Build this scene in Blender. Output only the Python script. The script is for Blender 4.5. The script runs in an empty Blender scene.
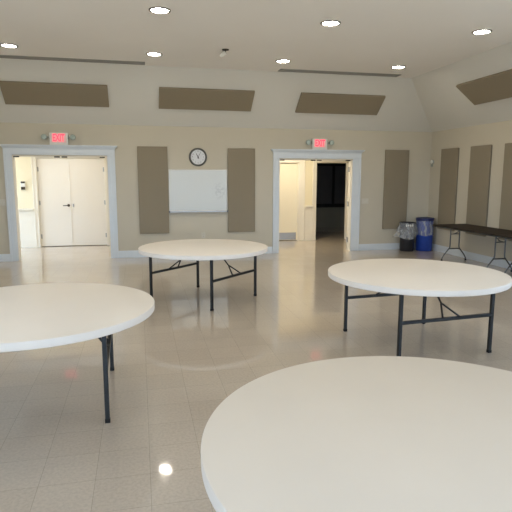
import bpy, bmesh, math, random
from mathutils import Vector, Matrix
random.seed(4)
PI = math.pi
scene = bpy.context.scene
C = scene.collection

# ------------------------------------------------------------------ dimensions (metres)
XL, XR = -4.06, 6.62            # side walls
YB, YF = 11.05, -3.6            # wall with the doors / wall behind the camera
ZW, ZC = 2.694, 3.637           # top of the walls, flat ceiling
RUN = 1.15                      # how far the sloped ceiling runs in
RUNR = 1.22                     # the same on the right-hand side
YH = 13.15                      # far wall of the hallway
TW = 0.16                       # wall thickness

# ------------------------------------------------------------------ materials
MATS = {}
def mat(name, col, rough=0.6, metal=0.0, spec=0.5, noise=None, bump=None, coat=0.0, coat_rough=0.05, emit=None):
    """noise = (scale, amount): soft tone variation; bump = (scale, strength)"""
    m = bpy.data.materials.new(name); m.use_nodes = True
    nt = m.node_tree; b = nt.nodes['Principled BSDF']
    b.inputs['Roughness'].default_value = rough
    b.inputs['Metallic'].default_value = metal
    b.inputs['Specular IOR Level'].default_value = spec
    b.inputs['Coat Weight'].default_value = coat
    b.inputs['Coat Roughness'].default_value = coat_rough
    tc = nt.nodes.new('ShaderNodeTexCoord')
    if noise:
        n = nt.nodes.new('ShaderNodeTexNoise'); n.inputs['Scale'].default_value = noise[0]; n.inputs['Detail'].default_value = 4
        nt.links.new(tc.outputs['Object'], n.inputs['Vector'])
        r = nt.nodes.new('ShaderNodeValToRGB')
        a = noise[1]
        r.color_ramp.elements[0].position = .3; r.color_ramp.elements[1].position = .7
        r.color_ramp.elements[0].color = (*[c * (1 - a) for c in col], 1)
        r.color_ramp.elements[1].color = (*[min(1, c * (1 + a)) for c in col], 1)
        nt.links.new(n.outputs['Fac'], r.inputs['Fac']); nt.links.new(r.outputs['Color'], b.inputs['Base Color'])
    else:
        b.inputs['Base Color'].default_value = (*col, 1)
    if bump:
        n2 = nt.nodes.new('ShaderNodeTexNoise'); n2.inputs['Scale'].default_value = bump[0]; n2.inputs['Detail'].default_value = 3
        nt.links.new(tc.outputs['Object'], n2.inputs['Vector'])
        bp = nt.nodes.new('ShaderNodeBump'); bp.inputs['Strength'].default_value = bump[1]; bp.inputs['Distance'].default_value = .002
        nt.links.new(n2.outputs['Fac'], bp.inputs['Height']); nt.links.new(bp.outputs['Normal'], b.inputs['Normal'])
    if emit:
        b.inputs['Emission Color'].default_value = (*emit[0], 1); b.inputs['Emission Strength'].default_value = emit[1]
    MATS[name] = m
    return m

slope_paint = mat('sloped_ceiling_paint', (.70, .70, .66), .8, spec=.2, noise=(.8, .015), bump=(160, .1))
wall_paint = mat('beige_wall_paint', (.56, .517, .418), .75, spec=.25, noise=(1.3, .02), bump=(180, .15))
ceil_paint = mat('ceiling_paint', (.85, .84, .81), .8, spec=.2, noise=(.8, .015), bump=(160, .1))
trim_paint = mat('white_trim_paint', (.68, .73, .77), .35, spec=.5, noise=(6, .015))
hall_paint = mat('cream_hall_paint', (.84, .76, .56), .7, spec=.25, noise=(1.5, .02))
hall_white = mat('hall_white_paint', (.84, .79, .68), .4, spec=.4, noise=(3, .015))
door_paint = mat('off_white_door_paint', (.84, .79, .70), .4, spec=.4, noise=(2, .012))
door_cream = mat('cream_door_paint', (.86, .79, .62), .4, spec=.4, noise=(2, .012))
fabric = mat('taupe_panel_fabric', (.275, .235, .170), .95, spec=.1, noise=(420, .10), bump=(600, .5))
plastic_top = mat('white_moulded_plastic', (.775, .718, .64), .42, spec=.45, noise=(2.2, .015), bump=(420, .12))
leg_metal = mat('charcoal_powder_coat', (.022, .025, .027), .42, metal=.3, noise=(30, .1))
rubber = mat('black_rubber', (.02, .02, .02), .8, spec=.2, noise=(40, .1))
grey_metal = mat('grey_tube_metal', (.13, .135, .14), .4, metal=.7, noise=(30, .08))
steel = mat('brushed_steel', (.42, .41, .39), .35, metal=.9, noise=(60, .12))
bronze = mat('dark_bronze', (.07, .06, .05), .4, metal=.8, noise=(40, .1))
slot_grey = mat('grey_slot_metal', (.30, .295, .275), .5, metal=.2, noise=(10, .05))
slot_dark = mat('slot_shadow_grey', (.16, .16, .15), .8, noise=(10, .05))
trim_ring = mat('lamp_trim_grey', (.17, .167, .155), .45, noise=(10, .03))
lamp_lens = mat('lit_lamp_lens', (.9, .9, .85), .4, emit=((1, .92, .78), 125.0))
plate_plastic = mat('almond_plate_plastic', (.60, .57, .49), .4, noise=(20, .02))
white_plastic = mat('white_plastic', (.74, .73, .68), .4, noise=(20, .02))
grey_plastic = mat('pale_grey_plastic', (.30, .33, .29), .45, noise=(20, .04))
lens_glass = mat('lamp_head_lens', (.42, .50, .45), .2, spec=.6, noise=(60, .12))
clock_rim = mat('dark_clock_rim', (.12, .12, .11), .4, metal=.3, noise=(20, .08))
clock_white = mat('clock_face_white', (.72, .74, .76), .5, noise=(10, .02))
ink = mat('black_ink', (.03, .03, .035), .6, noise=(30, .1))
exit_face = mat('exit_face', (.62, .50, .48), .4, noise=(20, .03), emit=((1, .25, .27), .22))
exit_red = mat('exit_red_glow', (.8, .05, .08), .4, noise=(40, .05), emit=((1, .07, .13), 1.3))
alu = mat('satin_aluminium', (.50, .50, .50), .35, metal=.85, noise=(50, .06))
bin_black = mat('black_bin_plastic', (.012, .013, .02), .45, noise=(15, .15))
bin_blue = mat('blue_bin_plastic', (.014, .055, .34), .42, noise=(15, .10))
bin_navy = mat('navy_rim_plastic', (.012, .018, .10), .4, noise=(15, .10))
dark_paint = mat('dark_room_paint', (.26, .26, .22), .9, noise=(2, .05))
dark_frame = mat('black_window_frame', (.01, .01, .01), .6, noise=(20, .1))
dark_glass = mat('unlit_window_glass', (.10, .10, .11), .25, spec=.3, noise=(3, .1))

def floor_material():
    m = bpy.data.materials.new('waxed_vinyl_tile'); m.use_nodes = True
    nt = m.node_tree; b = nt.nodes['Principled BSDF']; L = nt.links
    tc = nt.nodes.new('ShaderNodeTexCoord')
    mp = nt.nodes.new('ShaderNodeMapping'); mp.inputs['Location'].default_value = (-.0125 + 30, -.10 + 30, 0)
    L.new(tc.outputs['Object'], mp.inputs['Vector'])
    br = nt.nodes.new('ShaderNodeTexBrick'); br.offset = 0; br.squash = 1
    br.inputs['Scale'].default_value = 1; br.inputs['Brick Width'].default_value = .3; br.inputs['Row Height'].default_value = .3
    br.inputs['Mortar Size'].default_value = .0014; br.inputs['Mortar Smooth'].default_value = .3; br.inputs['Bias'].default_value = 0
    br.inputs['Color1'].default_value = (.515, .440, .355, 1); br.inputs['Color2'].default_value = (.55, .474, .385, 1)
    br.inputs['Mortar'].default_value = (.32, .275, .215, 1)
    L.new(mp.outputs['Vector'], br.inputs['Vector'])
    n = nt.nodes.new('ShaderNodeTexNoise'); n.inputs['Scale'].default_value = 55; n.inputs['Detail'].default_value = 6
    L.new(tc.outputs['Object'], n.inputs['Vector'])
    r = nt.nodes.new('ShaderNodeValToRGB'); r.color_ramp.elements[0].position = .36; r.color_ramp.elements[1].position = .62
    r.color_ramp.elements[0].color = (.80, .80, .80, 1); r.color_ramp.elements[1].color = (1.06, 1.06, 1.06, 1)
    L.new(n.outputs['Fac'], r.inputs['Fac'])
    mx = nt.nodes.new('ShaderNodeMix'); mx.data_type = 'RGBA'; mx.blend_type = 'MULTIPLY'; mx.inputs['Factor'].default_value = .5
    L.new(br.outputs['Color'], mx.inputs[6]); L.new(r.outputs['Color'], mx.inputs[7])
    n3 = nt.nodes.new('ShaderNodeTexNoise'); n3.inputs['Scale'].default_value = .9; n3.inputs['Detail'].default_value = 3
    L.new(tc.outputs['Object'], n3.inputs['Vector'])
    r3 = nt.nodes.new('ShaderNodeValToRGB'); r3.color_ramp.elements[0].color = (.93, .93, .93, 1); r3.color_ramp.elements[1].color = (1.05, 1.05, 1.05, 1)
    L.new(n3.outputs['Fac'], r3.inputs['Fac'])
    mx2 = nt.nodes.new('ShaderNodeMix'); mx2.data_type = 'RGBA'; mx2.blend_type = 'MULTIPLY'; mx2.inputs['Factor'].default_value = 1
    L.new(mx.outputs[2], mx2.inputs[6]); L.new(r3.outputs['Color'], mx2.inputs[7])
    L.new(mx2.outputs[2], b.inputs['Base Color'])
    b.inputs['Roughness'].default_value = .38; b.inputs['Specular IOR Level'].default_value = .4
    b.inputs['Coat Weight'].default_value = 1.0; b.inputs['Coat Roughness'].default_value = .055
    # slow waviness of the wax, in the coat only
    w = nt.nodes.new('ShaderNodeTexNoise'); w.inputs['Scale'].default_value = 7; w.inputs['Detail'].default_value = 2
    L.new(tc.outputs['Object'], w.inputs['Vector'])
    bp = nt.nodes.new('ShaderNodeBump'); bp.inputs['Strength'].default_value = .06; bp.inputs['Distance'].default_value = .01
    L.new(w.outputs['Fac'], bp.inputs['Height']); L.new(bp.outputs['Normal'], b.inputs['Coat Normal'])
    return m
floor_mat = floor_material()

def whiteboard_material():
    m = bpy.data.materials.new('whiteboard_enamel'); m.use_nodes = True
    nt = m.node_tree; b = nt.nodes['Principled BSDF']; L = nt.links
    tc = nt.nodes.new('ShaderNodeTexCoord')
    # a half-wiped scribble near the right side: noise inside a soft ellipse
    mp = nt.nodes.new('ShaderNodeMapping'); mp.vector_type = 'POINT'
    mp.inputs['Location'].default_value = (-2.3, 0, -.45); mp.inputs['Scale'].default_value = (5.0, 1, 4.5)
    L.new(tc.outputs['Object'], mp.inputs['Vector'])
    g = nt.nodes.new('ShaderNodeTexGradient'); g.gradient_type = 'SPHERICAL'
    L.new(mp.outputs['Vector'], g.inputs['Vector'])
    n = nt.nodes.new('ShaderNodeTexNoise'); n.inputs['Scale'].default_value = 22; n.inputs['Detail'].default_value = 6
    L.new(tc.outputs['Object'], n.inputs['Vector'])
    r = nt.nodes.new('ShaderNodeValToRGB'); r.color_ramp.elements[0].position = .45; r.color_ramp.elements[1].position = .6
    L.new(n.outputs['Fac'], r.inputs['Fac'])
    mu = nt.nodes.new('ShaderNodeMath'); mu.operation = 'MULTIPLY'
    L.new(g.outputs['Fac'], mu.inputs[0]); L.new(r.outputs['Color'], mu.inputs[1])
    mu2 = nt.nodes.new('ShaderNodeMath'); mu2.operation = 'MULTIPLY'; mu2.inputs[1].default_value = .5; mu2.use_clamp = True
    L.new(mu.outputs[0], mu2.inputs[0])
    mx = nt.nodes.new('ShaderNodeMix'); mx.data_type = 'RGBA'
    mx.inputs[6].default_value = (.67, .70, .685, 1); mx.inputs[7].default_value = (.40, .42, .43, 1)
    L.new(mu2.outputs[0], mx.inputs[0]); L.new(mx.outputs[2], b.inputs['Base Color'])
    b.inputs['Roughness'].default_value = .25; b.inputs['Specular IOR Level'].default_value = .5
    return m
board_mat = whiteboard_material()

def walnut_material():
    m = bpy.data.materials.new('dark_walnut_laminate'); m.use_nodes = True
    nt = m.node_tree; b = nt.nodes['Principled BSDF']; L = nt.links
    tc = nt.nodes.new('ShaderNodeTexCoord')
    mp = nt.nodes.new('ShaderNodeMapping'); mp.inputs['Scale'].default_value = (14, .9, 14)
    L.new(tc.outputs['Object'], mp.inputs['Vector'])
    n = nt.nodes.new('ShaderNodeTexNoise'); n.inputs['Scale'].default_value = 2.5; n.inputs['Detail'].default_value = 6
    L.new(mp.outputs['Vector'], n.inputs['Vector'])
    r = nt.nodes.new('ShaderNodeValToRGB'); r.color_ramp.elements[0].position = .35; r.color_ramp.elements[1].position = .68
    r.color_ramp.elements[0].color = (.020, .015, .011, 1); r.color_ramp.elements[1].color = (.042, .031, .023, 1)
    L.new(n.outputs['Fac'], r.inputs['Fac']); L.new(r.outputs['Color'], b.inputs['Base Color'])
    b.inputs['Roughness'].default_value = .6; b.inputs['Specular IOR Level'].default_value = .15
    return m
walnut = walnut_material()

def film_material():
    m = bpy.data.materials.new('clear_bag_film'); m.use_nodes = True
    nt = m.node_tree; L = nt.links
    b = nt.nodes['Principled BSDF']
    b.inputs['Base Color'].default_value = (.72, .76, .80, 1); b.inputs['Roughness'].default_value = .25
    t = nt.nodes.new('ShaderNodeBsdfTransparent')
    mx = nt.nodes.new('ShaderNodeMixShader')
    tc = nt.nodes.new('ShaderNodeTexCoord')
    n = nt.nodes.new('ShaderNodeTexNoise'); n.inputs['Scale'].default_value = 9; n.inputs['Detail'].default_value = 3
    mp = nt.nodes.new('ShaderNodeMapping'); mp.inputs['Scale'].default_value = (1.6, 1.6, .5)
    L.new(tc.outputs['Object'], mp.inputs['Vector']); L.new(mp.outputs['Vector'], n.inputs['Vector'])
    r = nt.nodes.new('ShaderNodeValToRGB'); r.color_ramp.elements[0].position = .40; r.color_ramp.elements[1].position = .62
    r.color_ramp.elements[0].color = (.22, .22, .22, 1); r.color_ramp.elements[1].color = (.40, .40, .40, 1)
    L.new(n.outputs['Fac'], r.inputs['Fac']); L.new(r.outputs['Color'], mx.inputs[0])
    L.new(t.outputs[0], mx.inputs[1]); L.new(b.outputs[0], mx.inputs[2])
    L.new(mx.outputs[0], nt.nodes['Material Output'].inputs['Surface'])
    return m
film = film_material()

def pane_material():
    m = bpy.data.materials.new('clear_window_pane'); m.use_nodes = True
    nt = m.node_tree; L = nt.links; nt.nodes.remove(nt.nodes['Principled BSDF'])
    t = nt.nodes.new('ShaderNodeBsdfTransparent'); g = nt.nodes.new('ShaderNodeBsdfGlossy'); g.inputs['Roughness'].default_value = .02
    mx = nt.nodes.new('ShaderNodeMixShader'); mx.inputs[0].default_value = .06
    L.new(t.outputs[0], mx.inputs[1]); L.new(g.outputs[0], mx.inputs[2])
    L.new(mx.outputs[0], nt.nodes['Material Output'].inputs['Surface'])
    return m
pane_mat = pane_material()

# ------------------------------------------------------------------ mesh helpers
def NB(): return bmesh.new()
def box(bm, x0, x1, y0, y1, z0, z1):
    v = [bm.verts.new(p) for p in ((x0,y0,z0),(x1,y0,z0),(x1,y1,z0),(x0,y1,z0),(x0,y0,z1),(x1,y0,z1),(x1,y1,z1),(x0,y1,z1))]
    for f in ((3,2,1,0),(4,5,6,7),(0,1,5,4),(1,2,6,5),(2,3,7,6),(3,0,4,7)): bm.faces.new([v[i] for i in f])
def loft(bm, rings, cap=True):
    rs = [[bm.verts.new(p) for p in r] for r in rings]
    n = len(rs[0])
    for a, b in zip(rs, rs[1:]):
        for i in range(n): bm.faces.new((a[i], a[(i+1) % n], b[(i+1) % n], b[i]))
    if cap:
        bm.faces.new(rs[0][::-1]); bm.faces.new(rs[-1])
def tube(bm, pts, r, n=10, sq=False):
    """a bent bar through pts; sq = square section"""
    pts = [Vector(p) for p in pts]; rings = []
    nn = 4 if sq else n
    up = None
    for i, p in enumerate(pts):
        d = ((pts[min(i+1, len(pts)-1)] - p).normalized() + (p - pts[max(i-1, 0)]).normalized())
        if d.length < 1e-6: d = pts[-1] - pts[0]
        d.normalize()
        ref = Vector((0,0,1)) if abs(d.z) < .9 else Vector((0,1,0))
        a = d.cross(ref).normalized(); b = a.cross(d).normalized()
        k = r * (math.sqrt(2) if sq else 1); o = PI/4 if sq else 0
        rings.append([p + a*math.cos(o+2*PI*j/nn)*k + b*math.sin(o+2*PI*j/nn)*k for j in range(nn)])
    loft(bm, rings)
def lathe(bm, prof, n=64, axis='Z', c=(0,0,0), close=True):
    """prof: (radius, height) list from the axis and back to it"""
    rings = []
    for r, h in prof:
        ring = []
        for j in range(n):
            a = 2*PI*j/n; x, y = r*math.cos(a), r*math.sin(a)
            p = (x, y, h) if axis == 'Z' else (x, h, -y) if axis == 'Y' else (h, x, y)
            ring.append((p[0]+c[0], p[1]+c[1], p[2]+c[2]))
        rings.append(ring)
    loft(bm, rings, close)
def poly(bm, pts): bm.faces.new([bm.verts.new(p) for p in pts])
def obj(name, bm, m, parent=None, smooth=True, bevel=0.0, ang=35):
    bmesh.ops.recalc_face_normals(bm, faces=bm.faces)
    me = bpy.data.meshes.new(name); bm.to_mesh(me); bm.free()
    me.materials.append(m)
    o = bpy.data.objects.new(name, me); C.objects.link(o)
    if bevel:
        md = o.modifiers.new('soft_edges', 'BEVEL'); md.width = bevel; md.segments = 2; md.limit_method = 'ANGLE'; md.angle_limit = math.radians(40)
    if smooth:
        for p in me.polygons: p.use_smooth = True
        me.set_sharp_from_angle(angle=math.radians(ang))
    if parent: o.parent = parent
    return o
def tag(o, label=None, cat=None, group=None, kind=None):
    if label: o['label'] = label
    if cat: o['category'] = cat
    if group: o['group'] = group
    if kind: o['kind'] = kind
    return o
def thing(name, label, cat, loc=(0,0,0), rz=0, group=None, kind=None):
    o = bpy.data.objects.new(name, None); C.objects.link(o); o.empty_display_size = .1
    o.location = loc; o.rotation_euler = (0, 0, rz)
    return tag(o, label, cat, group, kind)
def struct(name, bm, m, label, cat, **k): return tag(obj(name, bm, m, **k), label, cat, kind='structure')
def copy_thing(root, label, loc, rz):
    r = root.copy(); C.objects.link(r); r.location = loc; r.rotation_euler = (0, 0, rz); r['label'] = label
    def kids(o, n):
        for ch in list(o.children):
            if ch.parent is not o or ch.name in done: continue
            c = ch.copy(); C.objects.link(c); c.parent = n; done.add(c.name)
            kids(ch, c)
    done = set(); kids(root, r)
    return r
def text_mesh(name, s, size, m, parent, loc, rot, depth=.003, bold=0.0):
    cu = bpy.data.curves.new(name, 'FONT'); cu.body = s; cu.size = size; cu.extrude = depth; cu.offset = bold
    cu.align_x = 'CENTER'; cu.align_y = 'CENTER'; cu.resolution_u = 4
    t = bpy.data.objects.new('tmp', cu); C.objects.link(t)
    dg = bpy.context.evaluated_depsgraph_get(); dg.update()
    me = bpy.data.meshes.new_from_object(t.evaluated_get(dg)); me.name = name
    bpy.data.objects.remove(t); bpy.data.curves.remove(cu)
    me.materials.clear(); me.materials.append(m)
    o = bpy.data.objects.new(name, me); C.objects.link(o); o.location = loc; o.rotation_euler = rot
    if parent: o.parent = parent
    return o

def wall_with_holes(bm, axis, p0, p1, a0, a1, z0, z1, holes):
    """solid wall between p0..p1 in thickness, a0..a1 along, rectangular holes (a, b, lo, hi)"""
    cuts = sorted({a0, a1, *[h[0] for h in holes], *[h[1] for h in holes]})
    for s, e in zip(cuts, cuts[1:]):
        zs = [(z0, z1)]
        for h in holes:
            if h[0] <= s + 1e-6 and h[1] >= e - 1e-6:
                zs = [(a, b) for lo, hi in zs for a, b in ((lo, min(hi, h[2])), (max(lo, h[3]), hi)) if b - a > 1e-5]
        for lo, hi in zs:
            if axis == 'X': box(bm, s, e, p0, p1, lo, hi)
            else: box(bm, p0, p1, s, e, lo, hi)

# ------------------------------------------------------------------ the setting
D1 = (-2.39, -.605); D2 = (2.985, 4.685); DH = 2.06; DHL = 2.08        # the two door openings
bm = NB(); box(bm, XL-.3, XR+.3, YF-.3, 15.5, -.1, 0); box(bm, -7.2, XL-.3, 11.0, 13.4, -.1, 0)
struct('floor', bm, floor_mat, 'glossy beige vinyl tile floor with faint square joints', 'floor', smooth=False)

bm = NB(); wall_with_holes(bm, 'X', YB, YB+TW, XL-.2, XR+.2, 0, ZW+.3, [(*D1, 0, DHL), (*D2, 0, DH)])
struct('wall_back', bm, wall_paint, 'beige wall with two wide doorways and a whiteboard', 'wall', smooth=False)
RW = [(-1.6, .1), (2.9, 4.6)]
LW = [(-1.6, .1), (3.4, 5.1)]
FW = [(-3.6, -1.1), (-.3, 2.2), (3.0, 5.5)]
WZ = (.9, 2.5)
bm = NB(); wall_with_holes(bm, 'Y', XR, XR+TW, YF-.2, YB, 0, ZW+.3, [(*w, *WZ) for w in RW])
struct('wall_right', bm, wall_paint, 'beige right-hand wall with tall fabric panels above folding tables', 'wall', smooth=False)
bm = NB(); wall_with_holes(bm, 'Y', XL-TW, XL, YF-.2, YB, 0, ZW+.3, [(*w, *WZ) for w in LW])
struct('wall_left', bm, wall_paint, 'beige left-hand wall with windows, outside the picture', 'wall', smooth=False)
bm = NB(); wall_with_holes(bm, 'X', YF-TW, YF, XL, XR, 0, ZW+.3, [(*w, *WZ) for w in FW])
struct('wall_front', bm, wall_paint, 'beige wall with windows behind the camera', 'wall', smooth=False)

# vaulted ceiling: flat middle, four sloping sides
x0, x1, y0, y1 = XL+RUN, XR-RUNR, YF+RUN, YB-RUN
ceiling = thing('ceiling', 'off-white tray ceiling with sloping sides and a flat middle', 'ceiling', kind='structure')
bm = NB(); box(bm, x0, x1, y0, y1, ZC, ZC+.08); obj('flat_panel', bm, ceil_paint, ceiling, smooth=False)
def slope(a, b, c, d):
    bm = NB(); lift = Vector((0, 0, .08))
    A = [Vector(p) for p in (a, b, c, d)]
    loft(bm, [A, [p+lift for p in A]]); obj('slope', bm, slope_paint, ceiling, smooth=False)
slope((XL,YB,ZW),(XR,YB,ZW),(x1,y1,ZC),(x0,y1,ZC))
slope((XR,YB,ZW),(XR,YF,ZW),(x1,y0,ZC),(x1,y1,ZC))
slope((XR,YF,ZW),(XL,YF,ZW),(x0,y0,ZC),(x1,y0,ZC))
slope((XL,YF,ZW),(XL,YB,ZW),(x0,y1,ZC),(x0,y0,ZC))

# baseboards
def base_profile(bm, axis, pos, a, b, sgn, h=.145):
    for d, lo, hi in ((.016, 0, h-.022), (.011, h-.022, h-.008), (.006, h-.008, h)):
        p = sorted((pos, pos+sgn*d))
        if axis == 'X': box(bm, a, b, p[0], p[1], lo, hi)
        else: box(bm, p[0], p[1], a, b, lo, hi)
bm = NB()
for a, b in ((XL+.02, D1[0]-.152), (D1[1]+.152, D2[0]-.142), (D2[1]+.197, XR-.02)): base_profile(bm, 'X', YB, a, b, -1)
struct('baseboard_back', bm, trim_paint, 'white baseboard along the wall with the doorways', 'baseboard', smooth=False)
bm = NB(); base_profile(bm, 'Y', XR, YF+.02, YB-.02, -1)
struct('baseboard_right', bm, trim_paint, 'white baseboard behind the folding tables', 'baseboard', smooth=False)
bm = NB(); base_profile(bm, 'Y', XL, YF+.02, YB-.02, 1)
struct('baseboard_left', bm, trim_paint, 'white baseboard of the left-hand wall', 'baseboard', smooth=False)

# door casings: stepped side boards, frieze and crown cap, jamb lining, catches and hinges
def casing(name, d, label, hinges_left, hinges_right, cl=.15, cr_=.15, DH=DH):
    t = thing(name, label, 'door trim', ((d[0]+d[1])/2, YB, 0), kind='structure')
    w = (d[1]-d[0])/2
    for s in (-1, 1):
        cw = cl if s < 0 else cr_
        bm = NB()
        def bx(a, b, th, z0, z1): box(bm, *sorted((s*a, s*b)), -th, 0, z0, z1)
        bx(w, w+.022, .018, 0, DH+.01); bx(w+.022, w+.065, .026, 0, DH+.01); bx(w+.065, w+cw-.04, .021, 0, DH+.01); bx(w+cw-.04, w+cw, .038, 0, DH+.01)
        obj('side_casing', bm, trim_paint, t, bevel=.003)
    bm = NB(); W0, W = w+cl, w+cr_
    box(bm, -W0, W, -.026, 0, DH+.01, DH+.035); box(bm, -W0, W, -.032, 0, DH+.035, DH+.125)
    for i, (o, z) in enumerate(((.006, .125), (.012, .140), (.022, .154), (.042, .168), (.052, .184))):
        box(bm, -W0-o, W+o, -.034-o*1.3, 0, DH+z, DH+(.140, .154, .168, .184, .202)[i])
    obj('head_casing', bm, trim_paint, t, bevel=.0015)
    bm = NB()
    for s in (-1, 1): box(bm, *sorted((s*w, s*(w-.014))), .0005, TW+.02, 0, DH)
    box(bm, -w, w, .0005, TW+.02, DH-.014, DH)
    for s in (-1, 1): box(bm, *sorted((s*(w-.014), s*(w-.026))), .05, .075, 0, DH-.014)
    box(bm, -w+.014, w-.014, .05, .075, DH-.026, DH-.014)
    obj('jamb', bm, hall_white, t, bevel=.002)
    for x in (-w+.07, -.07, .07, w-.10):
        bm = NB(); box(bm, x-.05, x+.05, .008, .048, DH-.038, DH-.0135); obj('strike_plate', bm, bronze, t, bevel=.002)
    for s in ([-1] if hinges_left else []) + ([1] if hinges_right else []):
        for z in (.24, 1.06, 1.84):
            bm = NB(); box(bm, *sorted((s*(w-.0135), s*(w-.018))), .095, .17, z-.055, z+.055)
            tube(bm, [(s*(w-.02), TW+.022, z-.058), (s*(w-.02), TW+.022, z+.058)], .009, 8)
            obj('hinge', bm, steel, t)
    return t
casing('trim_1', D1, 'white crowned casing around the left doorway', False, False, DH=DHL)
casing('trim_2', D2, 'white crowned casing around the right doorway', False, True, .14, .195)

# hallway behind the wall
HX0, HX1, HZ = -4.3, 6.60, 2.62
K1 = (-2.335, -.79); K2 = (3.17, 4.08); K3 = (4.565, 5.45)     # pair of doors, single door, dark doorway
bm = NB(); wall_with_holes(bm, 'X', YH, YH+.12, HX0, HX1, 0, HZ, [(*K1, 0, 2.11), (*K2, 0, 2.035), (*K3, 0, 2.05)])
struct('wall_hall_back', bm, hall_paint, 'cream wall of the bright hallway beyond the doorways', 'wall', smooth=False)
bm = NB(); wall_with_holes(bm, 'Y', HX0-.12, HX0, YB+TW, YH+.1, 0, HZ, [(YB+.45, YH-.25, .05, 2.3)])
struct('wall_hall_left', bm, hall_paint, 'cream end wall of the hallway with a glazed opening', 'wall', smooth=False)
bm = NB(); box(bm, HX1, HX1+.12, YB+TW, YH+.1, 0, HZ)
struct('wall_hall_right', bm, hall_paint, 'cream right end wall of the hallway', 'wall', smooth=False)
bm = NB(); box(bm, HX0-.12, XL-.2, YB+.03, YB+TW, 0, HZ)
struct('wall_hall_front', bm, hall_paint, 'cream wall of the hallway on the side of the hall', 'wall', smooth=False)
bm = NB(); box(bm, HX0-.12, HX1+.12, YB+TW, YH+.12, HZ, HZ+.06)
struct('ceiling_hall', bm, ceil_paint, 'low flat ceiling of the hallway', 'ceiling', smooth=False)
# wainscot, chair rail, hallway baseboard
segs = [(HX0, -2.435), (-.69, 3.03), (4.26, 4.465), (5.56, HX1)]
bm = NB()
for a, b in segs:
    box(bm, a, b, YH-.012, YH, 0, .87)
    k = max(1, round((b-a)/.55)); st = (b-a)/k
    for i in range(k+1):
        x = min(max(a+i*st, a+.03), b-.03); box(bm, x-.03, x+.03, YH-.02, YH-.012, .13, .80)
    box(bm, a, b, YH-.02, YH-.012, .80, .87)
struct('trim_3', bm, hall_white, 'white wainscot panelling under the hallway chair rail', 'wainscot', smooth=False)
bm = NB()
for a, b in segs:
    box(bm, a, b, YH-.035, YH, .865, .885); box(bm, a, b, YH-.065, YH, .885, .925)
struct('trim_4', bm, hall_white, 'white chair rail along the hallway wall', 'chair rail', bevel=.004)
bm = NB()
for a, b in segs: base_profile(bm, 'X', YH-.02, a, b, -1, .13)
struct('baseboard_hall', bm, hall_white, 'white baseboard along the hallway wall', 'baseboard', smooth=False)

def hall_casing(name, d, h, cwl, cwr, label):
    bm = NB()
    for x, s, cw in ((d[0], -1, cwl), (d[1], 1, cwr)):
        box(bm, *sorted((x, x+s*cw)), YH-.024, YH, 0, h+.10)
        box(bm, *sorted((x+s*(cw-.03), x+s*cw)), YH-.036, YH-.024, 0, h+.10)
        box(bm, *sorted((x, x+s*.02)), YH-.03, YH-.024, 0, h)
        box(bm, *sorted((x, x-s*.015)), YH, YH+.12, 0, h)
    box(bm, d[0], d[1], YH-.024, YH, h, h+.10); box(bm, d[0], d[1], YH-.036, YH-.024, h+.07, h+.10)
    box(bm, d[0], d[1], YH, YH+.12, h-.015, h)
    struct(name, bm, hall_white, label, 'door trim', bevel=.003)
hall_casing('trim_5', K1, 2.11, .10, .10, 'white casing around the closed double doors')
hall_casing('trim_6', K2, 2.035, .17, .17, 'cream casing around the door with a steel kick plate')
hall_casing('trim_7', K3, 2.05, .10, .11, 'cream casing around the dark doorway')

def door_leaf(name, xa, xb, h, m, label, hinge_side, lever=None, kick=False):
    t = thing(name, label, 'door', ((xa+xb)/2, YH+.035, 0), kind='structure')
    w = (xb-xa)/2
    bm = NB(); box(bm, -w+.003, w-.003, 0, .042, .012, h-.018); obj('leaf', bm, m, t, bevel=.002)
    for z in (.25, 1.05, 1.84):
        x = hinge_side*w
        bm = NB(); tube(bm, [(x, -.008, z-.055), (x, -.008, z+.055)], .010, 8); box(bm, *sorted((x, x-hinge_side*.03)), -.003, .0, z-.05, z+.05)
        obj('hinge', bm, steel, t)
    if lever:
        s = lever; x = s*(w-.045)
        hd = NB(); lathe(hd, [(0.001, 0), (.032, 0), (.032, -.012), (.024, -.016), (.001, -.016)], 20, 'Y', (x, 0, .985))
        tube(hd, [(x, -.012, .985), (x, -.055, .985), (x-s*.02, -.062, .985), (x-s*.12, -.058, .983)], .011, 10)
        obj('lever_handle', hd, bronze, t)
    if kick:
        bm = NB(); box(bm, -w+.03, w-.03, -.003, -.0005, .025, .212); obj('kick_plate', bm, steel, t)
    return t
mid = -1.615
d1 = door_leaf('door_1', K1[0]+.015, mid, 2.11, door_paint, 'left leaf of the off-white double doors, with the lever handle', -1, lever=1)
d2 = door_leaf('door_2', mid, K1[1]-.015, 2.11, door_paint, 'right leaf of the off-white double doors, without a lever', 1)
bm = NB(); box(bm, (K1[1]-.015-mid)/-2-.008, (K1[1]-.015-mid)/-2+.012, -.01, -.0005, .02, 2.09); obj('astragal', bm, door_paint, d2, bevel=.002)
bm = NB(); box(bm, -.355, -.325, -.018, -.0005, .95, 1.02); obj('lock_plate', bm, steel, d2, bevel=.002)
door_leaf('door_3', K2[0]+.015, K2[1]-.015, 2.035, door_cream, 'cream hallway door with a steel kick plate at its foot', -1, kick=True)

for nm, a, b in (('light_block_left', K1[0]-.2, K1[1]+.2), ('light_block_right', K2[0]-.2, 4.09)):  # added unseen boxes that stop light leaking in around the closed doors
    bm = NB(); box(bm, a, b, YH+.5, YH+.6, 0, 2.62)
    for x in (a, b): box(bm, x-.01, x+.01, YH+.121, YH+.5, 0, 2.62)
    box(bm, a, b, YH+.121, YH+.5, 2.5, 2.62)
    struct(nm, bm, dark_paint, f'added dark box blocking light behind the {"double doors" if a < 0 else "door with the kick plate"}', 'wall', smooth=False)
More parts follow.
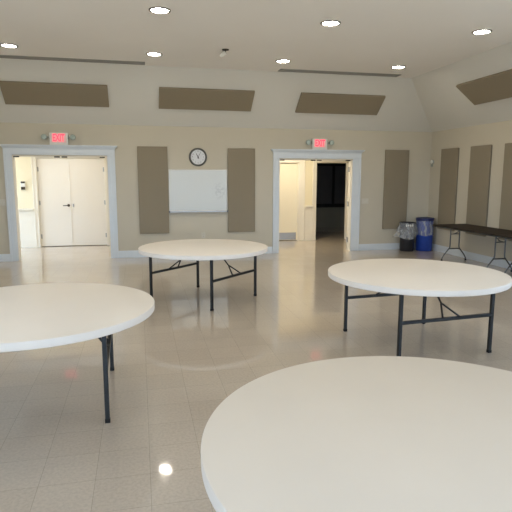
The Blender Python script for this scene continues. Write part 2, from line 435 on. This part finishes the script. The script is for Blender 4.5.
# dark room beyond the right doorway
RY = 15.2
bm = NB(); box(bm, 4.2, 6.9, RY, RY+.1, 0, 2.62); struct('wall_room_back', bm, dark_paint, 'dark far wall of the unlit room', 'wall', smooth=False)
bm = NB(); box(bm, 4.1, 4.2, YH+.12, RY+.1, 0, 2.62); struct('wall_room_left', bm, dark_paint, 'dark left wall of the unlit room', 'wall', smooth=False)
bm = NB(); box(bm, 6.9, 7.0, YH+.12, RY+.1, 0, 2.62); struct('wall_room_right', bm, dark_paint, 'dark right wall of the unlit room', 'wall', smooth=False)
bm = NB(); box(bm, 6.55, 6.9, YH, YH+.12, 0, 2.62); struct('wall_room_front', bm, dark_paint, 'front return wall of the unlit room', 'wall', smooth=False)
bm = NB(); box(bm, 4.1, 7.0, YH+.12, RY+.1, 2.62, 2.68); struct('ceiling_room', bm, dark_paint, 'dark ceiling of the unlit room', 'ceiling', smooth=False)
bm = NB(); base_profile(bm, 'X', RY, 4.2, 6.9, -1, .13); struct('baseboard_room', bm, mat('grey_baseboard', (.22,.21,.18), .6, noise=(6,.03)), 'grey baseboard of the unlit room', 'baseboard', smooth=False)
w = thing('window_1', 'unlit dark window with black frame seen through right doorway', 'window', (5.5, RY, 0), kind='structure')
bm = NB()
for a, b, c, d in ((-1.1, 1.1, .78, .86), (-1.1, 1.1, 2.0, 2.08), (-1.1, -1.03, .86, 2.0), (1.03, 1.1, .86, 2.0), (.28, .36, .86, 2.0)):
    box(bm, a, b, -.05, -.001, c, d)
box(bm, -1.14, 1.14, -.11, -.001, .75, .78)
obj('window_frame', bm, dark_frame, w, bevel=.004)
for a, b in ((-1.03, .28), (.36, 1.03)):
    bm = NB(); box(bm, a, b, -.02, -.012, .86, 2.0); obj('pane', bm, dark_glass, w, smooth=False)

# daylight windows (behind and beside the camera)
wn = [2]
def window(axis, pos, a, b, sgn, label, zz=WZ):
    t = thing(f'window_{wn[0]}', label, 'window', kind='structure'); wn[0] += 1
    z0, z1 = zz; fr = NB(); pn = NB()
    def bx(m, p, q, lo, hi, d0, d1):
        y = sorted((pos - sgn*d0, pos - sgn*d1))
        if axis == 'X': box(m, p, q, y[0], y[1], lo, hi)
        else: box(m, y[0], y[1], p, q, lo, hi)
    e = .002
    for p, q, lo, hi in ((a+e, a+.05, z0+e, z1-e), (b-.05, b-e, z0+e, z1-e), (a+.05, b-.05, z0+e, z0+.05), (a+.05, b-.05, z1-.05, z1-e), ((a+b)/2-.02, (a+b)/2+.02, z0+.05, z1-.05), (a+.05, b-.05, (z0+z1)/2-.02, (z0+z1)/2+.02)):
        bx(fr, p, q, lo, hi, .05, .10)
    bx(pn, a+.05, b-.05, z0+.05, z1-.05, .072, .078)
    obj('window_frame', fr, trim_paint, t, smooth=False); obj('pane', pn, pane_mat, t, smooth=False)
    ld = bpy.data.lights.new('daylight_portal', 'AREA'); ld.shape = 'RECTANGLE'; ld.size = b-a; ld.size_y = z1-z0
    ld.cycles.is_portal = True
    lo = bpy.data.objects.new('daylight_portal', ld); C.objects.link(lo)
    if axis == 'X':
        lo.location = ((a+b)/2, pos - sgn*.14, (z0+z1)/2); d = Vector((0, sgn, 0))
    else:
        lo.location = (pos - sgn*.14, (a+b)/2, (z0+z1)/2); d = Vector((sgn, 0, 0))
    lo.rotation_euler = d.to_track_quat('-Z', 'Z').to_euler()
for i, (a, b) in enumerate(FW): window('X', YF, a, b, 1, f'window behind the camera, {("left", "middle", "right")[i]}')
for i, (a, b) in enumerate(LW): window('Y', XL, a, b, 1, f'window of the left-hand wall, {("rear", "forward")[i]}')
for i, (a, b) in enumerate(RW): window('Y', XR, a, b, -1, f'window of the right-hand wall, {("rear", "forward")[i]}')
window('Y', HX0, YB+.45, YH-.25, 1, 'glazed end of the hallway', (.05, 2.3))

# ------------------------------------------------------------------ round folding tables
TR, TZ, TT = .877, .725, .055
def round_table(label, loc, rz):
    t = thing('round_table', label, 'table', loc, rz, 'round white folding tables')
    bm = NB()
    prof = [(.001, TZ-.018), (TR-.05, TZ-.018), (TR-.035, TZ-TT), (TR-.004, TZ-TT), (TR, TZ-TT+.004), (TR, TZ-.005), (TR-.002, TZ-.0015), (TR-.006, TZ), (.001, TZ)]
    lathe(bm, prof, 128); obj('tabletop', bm, plastic_top, t, ang=38)
    A, B = .52, .50
    for s in (-1, 1):
        for q in (-1, 1):
            bm = NB(); tube(bm, [(s*A, q*B, .018), (s*A, q*B, TZ-.03)], .0155, sq=True)
            lg = obj('leg', bm, leg_metal, t, bevel=.003)
            bm = NB(); box(bm, s*A-.0175, s*A+.0175, q*B-.0175, q*B+.0175, 0, .028); obj('foot_cap', bm, rubber, lg, bevel=.003)
        bm = NB(); tube(bm, [(s*A, -B+.014, .375), (s*A, B-.014, .375)], .0145, sq=True); obj('crossbar', bm, leg_metal, t, bevel=.002)
        bm = NB(); tube(bm, [(s*A, -B+.014, TZ-.045), (s*A, B-.014, TZ-.045)], .013, sq=True); obj('top_rail', bm, leg_metal, t, bevel=.002)
        bm = NB()
        J = (s*(A-.10), 0, .50)
        tube(bm, [(s*A, s*-.05, .382), (s*(A-.09), s*-.008, .493), J, (s*(A-.30), 0, TZ-.022)], .0095, 8)
        tube(bm, [(s*A, s*.14, .382), (s*(A-.09), s*.01, .493), J], .009, 8)
        obj('folding_brace', bm, leg_metal, t)
        bm = NB(); box(bm, s*A-.014, s*A+.014, -.035, .035, .386, .390); obj('lock_clip', bm, grey_metal, t, bevel=.001)
    for s in (-1, 1):
        bm = NB(); box(bm, -A-.05, A+.05, s*.30-.012, s*.30+.012, TZ-.045, TZ-.0175); obj('apron_rail', bm, leg_metal, t, bevel=.002)
    return t
R_ = math.radians
rt = round_table('round white folding table standing whole in front of the whiteboard', (.842, 7.055, 0), R_(-45.5))
copy_thing(rt, 'round white folding table on the right, in front of the two bins', (2.70, 4.68, 0), R_(-85))
copy_thing(rt, 'round white folding table cut off by the left edge of the picture', (-.788, 3.99, 0), R_(1))
copy_thing(rt, 'nearest round white table, cut off at the bottom right, its legs unseen', (1.054, 1.60, 0), R_(25))

# ------------------------------------------------------------------ dark folding tables by the right wall
def folding_table(label, loc):
    t = thing('folding_table', label, 'table', loc, 0, 'brown folding tables along the right wall')
    L, W, z = .912, .38, .722
    bm = NB(); box(bm, -W, W, -L, L, z-.022, z); obj('tabletop', bm, walnut, t, bevel=.004)
    bm = NB()
    for a, b, c, d in ((-W+.0, -W+.006, -L, L), (W-.006, W, -L, L), (-W+.006, W-.006, -L, -L+.006), (-W+.006, W-.006, L-.006, L)):
        box(bm, a, b, c, d, z-.040, z-.0225)
    obj('apron', bm, leg_metal, t, smooth=False)
    for s in (-1, 1):
        y = s*.68
        bm = NB()
        for q in (-1, 1):   # one side of the wishbone: upright, then splayed foot
            tube(bm, [(q*.10, y, z-.024), (q*.10, y, .31), (q*.105, y, .27), (q*.125, y, .24), (q*.225, y, .12), (q*.262, y, .06), (q*.27, y, .008)], .0125, 10)
        lg = obj('leg', bm, grey_metal, t)
        for q in (-1, 1):
            bm = NB(); lathe(bm, [(.001, 0), (.018, 0), (.018, .028), (.001, .03)], 12, 'Z', (q*.27, y, 0)); obj('foot_cap', bm, rubber, lg)
        bm = NB(); tube(bm, [(-.13, y, .245), (.13, y, .245)], .0125, 10); obj('crossbar', bm, grey_metal, t)
        bm = NB(); tube(bm, [(-.10, y, .54), (.10, y, .54)], .008, 8); obj('spreader_bar', bm, grey_metal, t)
        bm = NB(); tube(bm, [(0, y, .54), (0, y-s*.17, .645), (0, y-s*.38, z-.024)], .0085, 8); tube(bm, [(-.06, y, .54), (0, y-s*.05, .57), (.06, y, .54)], .006, 8)
        obj('folding_brace', bm, grey_metal, t)
        bm = NB(); tube(bm, [(-.26, y, z-.034), (.26, y, z-.034)], .010, 8); obj('top_rail', bm, grey_metal, t)
    return t
ft = folding_table('long brown folding table by the right wall, beside the blue bin', (6.185, 8.60, 0))
copy_thing(ft, 'second brown folding table along the right wall, cut off by the frame', (6.185, 6.765, 0), 0)

# ------------------------------------------------------------------ fabric wall panels
def panel(label, group, x0, x1, z0, z1, wall='back'):
    d = .045; g = .0005
    bm = NB()
    if wall == 'back': box(bm, x0, x1, YB-g-d, YB-g, z0, z1)
    else: box(bm, XR-g-d, XR-g, x0, x1, z0, z1)
    if wall == 'back': loc = ((x0+x1)/2, YB, z0)
    else: loc = (XR, (x0+x1)/2, z0)
    t = thing('acoustic_panel', label, 'acoustic panel', loc, 0, group)
    bm.free(); w = (x1-x0)/2; h = z1-z0; M = lambda m, a, b, c, e, f, k: box(m, a, b, c, e, f, k) if wall == 'back' else box(m, c, e, a, b, f, k)
    bm = NB(); M(bm, -w, w, -d, -.011, 0, h); obj('fabric_face', bm, fabric, t, bevel=.006)
    bm = NB()
    for a, b, lo, hi in ((-w+.008, w-.008, .008, .06), (-w+.008, w-.008, h-.06, h-.008), (-w+.008, -w+.06, .06, h-.06), (w-.06, w-.008, .06, h-.06)): M(bm, a, b, -.0105, -g, lo, hi)
    obj('mounting_frame', bm, bronze, t, smooth=False)
    return t
G = 'tall taupe panels on the walls'
panel('tall taupe fabric panel left of the whiteboard', G, -.01, .592, .495, 2.28)
panel('tall taupe fabric panel right of the whiteboard', G, 1.85, 2.44, .49, 2.265)
panel('tall taupe fabric panel between the right doorway and the bins', G, 5.455, 6.045, .485, 2.28)
for i, (a, lab) in enumerate(((9.95, 'tall taupe fabric panel nearest the corner on the right wall'), (8.895, 'second tall panel from the corner on the right wall'), (7.88, 'tall panel on the right wall cut off by the right edge'))):
    panel(lab, G, a, a+.62, .52, 2.285, 'right')
# panels lying on the sloped ceiling
def slope_panel(label, c, along, length, width, run_dir, run=RUN):
    """run_dir: horizontal direction from the wall into the room"""
    up = (Vector(run_dir)*run + Vector((0, 0, ZC-ZW))).normalized()
    al = Vector(along).normalized()
    nin = up.cross(al).normalized()
    if nin.z > 0: nin = -nin
    c = Vector(c)
    bm = NB()
    def ring(off): return [c + al*sx*length/2 + up*sy*width/2 + nin*off for sx, sy in ((-1,-1),(1,-1),(1,1),(-1,1))]
    loft(bm, [ring(.002), ring(.045)])
    return tag(obj('ceiling_acoustic_panel', bm, fabric, bevel=.006), label, 'acoustic panel', 'taupe panels on the sloping ceiling')
k = RUN/(ZC-ZW)
zc = 3.178; yc = YB - (zc-ZW)*k
slope_panel('sloped taupe ceiling panel above the left doorway', (-1.43, yc, zc), (1,0,0), 1.84, .512, (0,-1,0))
slope_panel('sloped taupe ceiling panel above the clock and whiteboard', (1.345, yc, zc), (1,0,0), 1.84, .512, (0,-1,0))
slope_panel('sloped taupe ceiling panel above the right doorway', (4.12, yc, zc), (1,0,0), 1.82, .512, (0,-1,0))
slope_panel('sloped taupe ceiling panel above the right wall, cut off by the frame', (XR-(zc+.015-ZW)*RUNR/(ZC-ZW), 7.95, zc+.015), (0,1,0), 1.84, .53, (-1,0,0), RUNR)

# ------------------------------------------------------------------ whiteboard and clock
t = thing('whiteboard', 'white marker board in a thin frame with a tray below', 'whiteboard', (1.222, YB, 0))
bx0, bx1, bz0, bz1 = -.617, .617, .955, 1.822
bm = NB(); box(bm, bx0+.015, bx1-.015, -.018, -.0005, bz0+.015, bz1-.015); ob = obj('board_surface', bm, board_mat, t, smooth=False)
# object-space origin of the scribble sits on the board
ob.location = (0, 0, 1.27)
for v in ob.data.vertices: v.co.z -= 1.27
bm = NB()
for a, b, c, d in ((bx0, bx1, bz1-.018, bz1), (bx0, bx1, bz0, bz0+.018), (bx0, bx0+.018, bz0+.018, bz1-.018), (bx1-.018, bx1, bz0+.018, bz1-.018)): box(bm, a, b, -.024, -.0005, c, d)
obj('board_frame', bm, white_plastic, t, bevel=.004)
bm = NB(); box(bm, bx0+.01, bx1-.01, -.075, -.0005, bz0-.022, bz0-.012); box(bm, bx0+.01, bx1-.01, -.079, -.072, bz0-.022, bz0-.002); obj('marker_tray', bm, alu, t, bevel=.002)
for s in (-1, 1):
    bm = NB(); box(bm, *sorted((s*.60, s*.625)), -.082, -.0005, bz0-.026, bz0+.004); obj('tray_end', bm, grey_metal, t, bevel=.003)

t = thing('wall_clock', 'round wall clock with a dark rim above the whiteboard', 'clock', (1.224, YB, 2.077))
cr = .190
bm = NB(); lathe(bm, [(.150, -.0005), (cr, -.0005), (cr, -.022), (cr-.010, -.038), (cr-.026, -.042), (.152, -.030), (.150, -.0005)], 64, 'Y', close=False); obj('rim', bm, clock_rim, t)
bm = NB(); lathe(bm, [(.001, -.001), (.152, -.001), (.152, -.016), (.001, -.016)], 64, 'Y'); face = obj('dial', bm, clock_white, t)
for h in range(1, 13):
    a = h*PI/6
    text_mesh('numeral', str(h), .034, ink, face, (.118*math.sin(a), -.0165, .118*math.cos(a)), (PI/2, 0, 0), .0006)
def hand(name, deg, length, tail, w):
    a = R_(deg); d = Vector((math.sin(a), 0, math.cos(a))); p = Vector((math.cos(a), 0, -math.sin(a)))
    bm = NB(); q = [d*-tail-p*w, d*length-p*w*.5, d*length+p*w*.5, d*-tail+p*w]
    y = -.021 if name == 'hour_hand' else -.0245
    loft(bm, [[v+Vector((0, y, 0)) for v in q], [v+Vector((0, y-.002, 0)) for v in q]]); obj(name, bm, ink, t, smooth=False)
hand('hour_hand', 332, .085, .035, .009); hand('minute_hand', 30, .115, .03, .005)
bm = NB(); lathe(bm, [(.001, -.016), (.009, -.016), (.009, -.028), (.001, -.028)], 16, 'Y'); obj('hub', bm, ink, t)

# ------------------------------------------------------------------ exit signs with emergency lamp heads
def exit_sign(label, x, z0):
    t = thing('exit_sign', label, 'exit sign', (x, YB, z0), 0, 'lit exit signs above the doorways')
    w, h, d = .172, .235, .062
    bm = NB(); box(bm, -w, w, -d, -.0005, 0, h); obj('housing', bm, white_plastic, t, bevel=.006)
    bm = NB(); box(bm, -w+.035, w-.035, -d-.003, -d-.0002, .045, h-.018); obj('face_plate', bm, exit_face, t, bevel=.001)
    lt = text_mesh('lettering', 'EXIT', .195, exit_red, t, (0, -d-.0045, .045+(h-.063)/2), (PI/2, 0, 0), .0012, .007)
    lt.scale = (.56, 1, 1)
    for s in (-1, 1):
        bm = NB(); tube(bm, [(s*(w-.002), -.03, .15), (s*(w+.05), -.035, .15)], .014, 10); box(bm, *sorted((s*w, s*(w+.012))), -.055, -.008, .11, .19)
        arm = obj('lamp_arm', bm, grey_plastic, t, bevel=.002)
        cx = s*(w+.095)
        bm = NB(); lathe(bm, [(.001, -.015), (.030, -.015), (.052, -.045), (.055, -.085), (.050, -.088), (.001, -.086)], 24, 'Y', (cx, 0, .15)); hd = obj('lamp_head', bm, grey_plastic, t)
        bm = NB(); lathe(bm, [(.001, -.0865), (.046, -.0885), (.030, -.094), (.001, -.096)], 24, 'Y', (cx, 0, .15)); obj('lens', bm, lens_glass, hd)
    return t
exit_sign('red lit exit sign above the left doorway', -1.505, DHL+.2035)
exit_sign('red lit exit sign above the right doorway', 3.885, DH+.2035)

# ------------------------------------------------------------------ ceiling lamps
DY = {(2,0): .04, (3,0): -.04, (0,1): -.07, (2,1): .025, (3,1): .025}
lamp_proto = None
LX = (-1.86, .308, 2.482, 4.64); LY = (6.665, 8.965)
names = {(0,0): 'lit recessed ceiling lamp just beyond the left edge', (1,0): 'lit recessed lamp nearest the top edge, left of centre', (2,0): 'lit recessed lamp right of centre in the nearer row', (3,0): 'lit recessed lamp at the top right, nearest the right slope',
         (0,1): 'lit recessed lamp at the far left, above the slot vent', (1,1): 'lit recessed lamp at the right end of the left slot vent', (2,1): 'lit recessed lamp at the left end of the right slot vent', (3,1): 'lit recessed lamp at the right end of the right slot vent'}
def ceiling_lamp(label, loc):
    t = thing('recessed_lamp', label, 'ceiling lamp', loc, 0, 'recessed ceiling lamps')
    bm = NB(); lathe(bm, [(.101, -.006), (.106, -.012), (.126, -.010), (.132, -.001), (.101, -.001), (.101, -.006)], 48, close=False); obj('trim_ring', bm, trim_ring, t)
    bm = NB(); lathe(bm, [(.001, -.003), (.060, -.003), (.103, -.003), (.103, -.001), (.001, -.001)], 48); obj('lens', bm, lamp_lens, t)
    return t
for j, y in enumerate(LY):
    for i, x in enumerate(LX):
        if lamp_proto is None: lamp_proto = ceiling_lamp(names[(i, j)], (x, y, ZC))
        else: copy_thing(lamp_proto, names[(i, j)], (x, y + DY.get((i, j), 0), ZC), 0)

# slot vents
def slot_vent(label, xa, xb, y):
    t = thing('slot_vent', label, 'vent', ((xa+xb)/2, y, ZC), 0, 'linear slot vents in the ceiling'); w = (xb-xa)/2
    bm = NB()
    for a, b in ((-.105, -.060), (-.022, .022), (.060, .105)): box(bm, -w, w, a, b, -.012, -.0005)
    for s in (-1, 1): box(bm, *sorted((s*w, s*(w-.012))), -.105, .105, -.012, -.0005)
    obj('vent_frame', bm, slot_grey, t, smooth=False)
    bm = NB(); box(bm, -w+.012, w-.012, -.103, .103, -.004, -.0006); obj('slot_recess', bm, slot_dark, t, smooth=False)
slot_vent('long grey slot vent in the ceiling at the upper left', -2.30, .17, 9.70)
slot_vent('long grey slot vent in the ceiling right of centre', 2.61, 5.035, 9.72)

# small ceiling detector
t = thing('ceiling_sensor', 'small white ceiling sensor on a dark bracket above the clock', 'sensor', (1.385, 8.40, ZC))
bm = NB(); lathe(bm, [(.001, -.0005), (.055, -.0005), (.055, -.012), (.02, -.02), (.001, -.02)], 24); tube(bm, [(0, 0, -.015), (-.005, .01, -.04), (-.015, .02, -.05)], .014, 10); obj('bracket', bm, bronze, t)
bm = NB(); tube(bm, [(.01, .01, -.045), (-.02, .03, -.06), (-.055, .05, -.085), (-.065, .06, -.09)], .034, 14); obj('sensor_body', bm, white_plastic, t, bevel=.006)

# ------------------------------------------------------------------ wall fittings
def plate(name, label, cat, x, z, w, h, n_toggle, outlet=False):
    t = thing(name, label, cat, (x, YB, z))
    bm = NB(); box(bm, -w/2, w/2, -.008, -.0005, -h/2, h/2); obj('cover_plate', bm, plate_plastic, t, bevel=.003)
    for i in range(n_toggle):
        xx = (i-(n_toggle-1)/2)*.046
        if outlet:
            for s in (-1, 1):
                bm = NB(); box(bm, xx-.017, xx+.017, -.0105, -.0075, s*.022-.015, s*.022+.015); sk = obj('socket', bm, plate_plastic, t, bevel=.004)
                bm = NB()
                for q in (-1, 1): box(bm, xx+q*.007-.0014, xx+q*.007+.0014, -.0112, -.0104, s*.022-.005, s*.022+.006)
                obj('slot', bm, ink, sk, smooth=False)
        else:
            bm = NB(); box(bm, xx-.006, xx+.006, -.02, -.0075, -.012, .012); obj('toggle', bm, plate_plastic, t, bevel=.002)
plate('light_switch', 'pale switch plate on the wall left of the left doorway', 'switch', -2.645, 1.165, .17, .12, 3)
plate('light_switch', 'pale switch plate on the wall right of the right doorway', 'switch', 5.01, 1.13, .17, .12, 3)
plate('wall_outlet', 'pale wall outlet low down below the whiteboard', 'outlet', 1.315, .43, .085, .125, 1, True)

t = thing('wall_sensor', 'small round white sensor on the wall above the blue bin', 'sensor', (XR, 10.975, 2.01))
bm = NB(); lathe(bm, [(.001, -.0005), (.062, -.0005), (.062, -.018), (.055, -.022), (.001, -.022)], 28, 'X'); obj('sensor_ring', bm, grey_plastic, t)
bm = NB(); lathe(bm, [(.001, -.022), (.046, -.022), (.038, -.036), (.02, -.044), (.001, -.046)], 28, 'X', (0, 0, .008)); obj('sensor_dome', bm, white_plastic, t)
bm = NB(); box(bm, -.028, -.0005, -.03, .03, -.10, -.06); obj('sensor_box', bm, grey_plastic, t, bevel=.004)

t = thing('wall_alarm', 'small white device with dark ends on the cream hallway wall', 'alarm', (-2.64, YH, 1.46))
bm = NB(); box(bm, -.05, .05, -.04, -.0005, -.10, .10); obj('back_box', bm, white_plastic, t, bevel=.004)
bm = NB(); box(bm, -.045, .045, -.046, -.0395, .055, .095); obj('upper_lens', bm, bronze, t, bevel=.003)
bm = NB(); box(bm, -.045, .045, -.046, -.0395, -.095, -.03); obj('lower_grille', bm, bronze, t, bevel=.003)

# ------------------------------------------------------------------ bins in the corner
def skirt(bm, r0, z0, z1, flare, cx=0, cy=0, n=72, seed=0, hem=.03, folds=9, tilt=0, lean=0):
    """a bag pulled over the rim and hanging down in folds"""
    rnd = random.Random(seed); ph = [rnd.uniform(0, 6.28) for _ in range(4)]
    rings = []
    for i in range(9):
        u = i/8; ring = []
        for j in range(n):
            a = 2*PI*j/n
            fold = math.sin(folds*a+ph[0]+u*.8) * .5 + math.sin((folds*2+1)*a+ph[1]) * .25 + math.sin(3*a+ph[2])*.35
            low = z1 + hem*math.sin(3*a+ph[3]) + tilt*math.cos(a-lean)
            r = r0 + flare*u**1.2*(1 + .9*math.cos(a-lean-PI)) + fold*.012*min(1, u*2)
            ring.append((cx + r*math.cos(a), cy + r*math.sin(a), z0 + (low-z0)*u))
        rings.append(ring)
    loft(bm, rings, False)
t = thing('trash_bin', 'black bin with a clear liner hanging over its rim', 'bin', (5.945, 10.76, 0))
bm = NB(); lathe(bm, [(.001, .004), (.150, .004), (.155, .012), (.170, .60), (.170, .64), (.162, .64), (.147, .03), (.001, .03)], 48); obj('body', bm, bin_black, t)
bm = NB(); lathe(bm, [(.166, .625), (.182, .625), (.185, .640), (.182, .655), (.166, .658), (.160, .640), (.166, .625)], 48, close=False); obj('rim', bm, bin_black, t)
bm = NB(); skirt(bm, .186, .645, .36, .085, seed=3, folds=8, hem=.04, tilt=.05, lean=PI*.10); obj('liner_bag', bm, film, t)
bm = NB()
for i, a in enumerate((-125, -112, -99, -86)):  # short white bars set round the bin below its rim
    a = R_(a); p = Vector((.196*math.cos(a), .196*math.sin(a), 0)); q = Vector((-math.sin(a), math.cos(a), 0))*.013
    nrm = Vector((math.cos(a), math.sin(a), 0))*.003
    pts = [p-q+Vector((0,0,.565)), p+q+Vector((0,0,.565)), p+q+Vector((0,0,.618)), p-q+Vector((0,0,.618))]
    loft(bm, [pts, [v+nrm for v in pts]])
obj('white_marks', bm, white_plastic, t, smooth=False)['label'] = 'short white marks below the rim'
t = thing('recycling_bin', 'blue bin with navy rim and clear liner in the corner', 'bin', (6.365, 10.74, 0))
bm = NB(); lathe(bm, [(.001, .004), (.175, .004), (.180, .012), (.188, .70), (.188, .735), (.18, .735), (.168, .03), (.001, .03)], 56); obj('body', bm, bin_blue, t)
bm = NB(); lathe(bm, [(.188, .690), (.200, .690), (.203, .70), (.203, .748), (.195, .755), (.12, .760), (.12, .750), (.185, .742), (.188, .690)], 56, close=False); obj('rim', bm, bin_navy, t)
bm = NB(); skirt(bm, .192, .692, .365, .016, seed=8, folds=7, hem=.015, lean=PI*1.3); obj('liner_bag', bm, film, t)

# ------------------------------------------------------------------ light
w = bpy.data.worlds.new('sky'); scene.world = w; w.use_nodes = True
nt = w.node_tree; bg = nt.nodes['Background']
tc = nt.nodes.new('ShaderNodeTexCoord'); sp = nt.nodes.new('ShaderNodeSeparateXYZ'); rp = nt.nodes.new('ShaderNodeValToRGB')
nt.links.new(tc.outputs['Generated'], sp.inputs[0])
mr = nt.nodes.new('ShaderNodeMapRange'); mr.inputs['From Min'].default_value = -1; nt.links.new(sp.outputs['Z'], mr.inputs['Value'])
nt.links.new(mr.outputs[0], rp.inputs['Fac'])
e = rp.color_ramp.elements
e[0].position = .46; e[0].color = (.46, .46, .43, 1); e[1].position = .53; e[1].color = (.58, .75, 1.0, 1)
e2 = e.new(.8); e2.color = (.42, .65, 1.0, 1)
nt.links.new(rp.outputs['Color'], bg.inputs['Color']); bg.inputs['Strength'].default_value = 12.8

def lamp(name, loc, power, col, size):
    ld = bpy.data.lights.new(name, 'AREA'); ld.shape = 'DISK'; ld.size = size; ld.energy = power; ld.color = col
    o = bpy.data.objects.new(name, ld); C.objects.link(o); o.location = loc
    return o
for i, x in enumerate((-3.6, -1.62, .9, 3.7)):
    lamp('hallway_ceiling_lamp', (x, 12.1, HZ-.02), (13, 13, 22, 36)[i], (1, .95, .87) if x < 0 else (1, .88, .67), .35)

for y in (4.365, 2.065, -.235, -2.0):      # the rows of ceiling lamps above and behind the camera
    for x in LX: lamp('ceiling_lamp_light', (x, y, ZC-.01), 8.0 if y > 4 else 2.0, (1, .92, .78), .22)

# ------------------------------------------------------------------ camera
cd = bpy.data.cameras.new('camera'); cam = bpy.data.objects.new('camera', cd); C.objects.link(cam)
cd.sensor_width = 36; cd.sensor_fit = 'HORIZONTAL'; cd.lens = 519.26/512*36; cd.clip_start = .05
cam.location = (0, 0, 1.67)
cam.rotation_euler = (R_(90-8.663), R_(-.098), R_(-12.596))
scene.camera = cam
vs = scene.view_settings
vs.view_transform = 'Standard'; vs.look = 'None'; vs.gamma = 1; vs.exposure = -0.13; vs.use_curve_mapping = False
scene.cycles.max_bounces = 10; scene.cycles.diffuse_bounces = 6; scene.cycles.transparent_max_bounces = 16
scene.cycles.use_denoising = True
scene.cycles.sample_clamp_indirect = 6
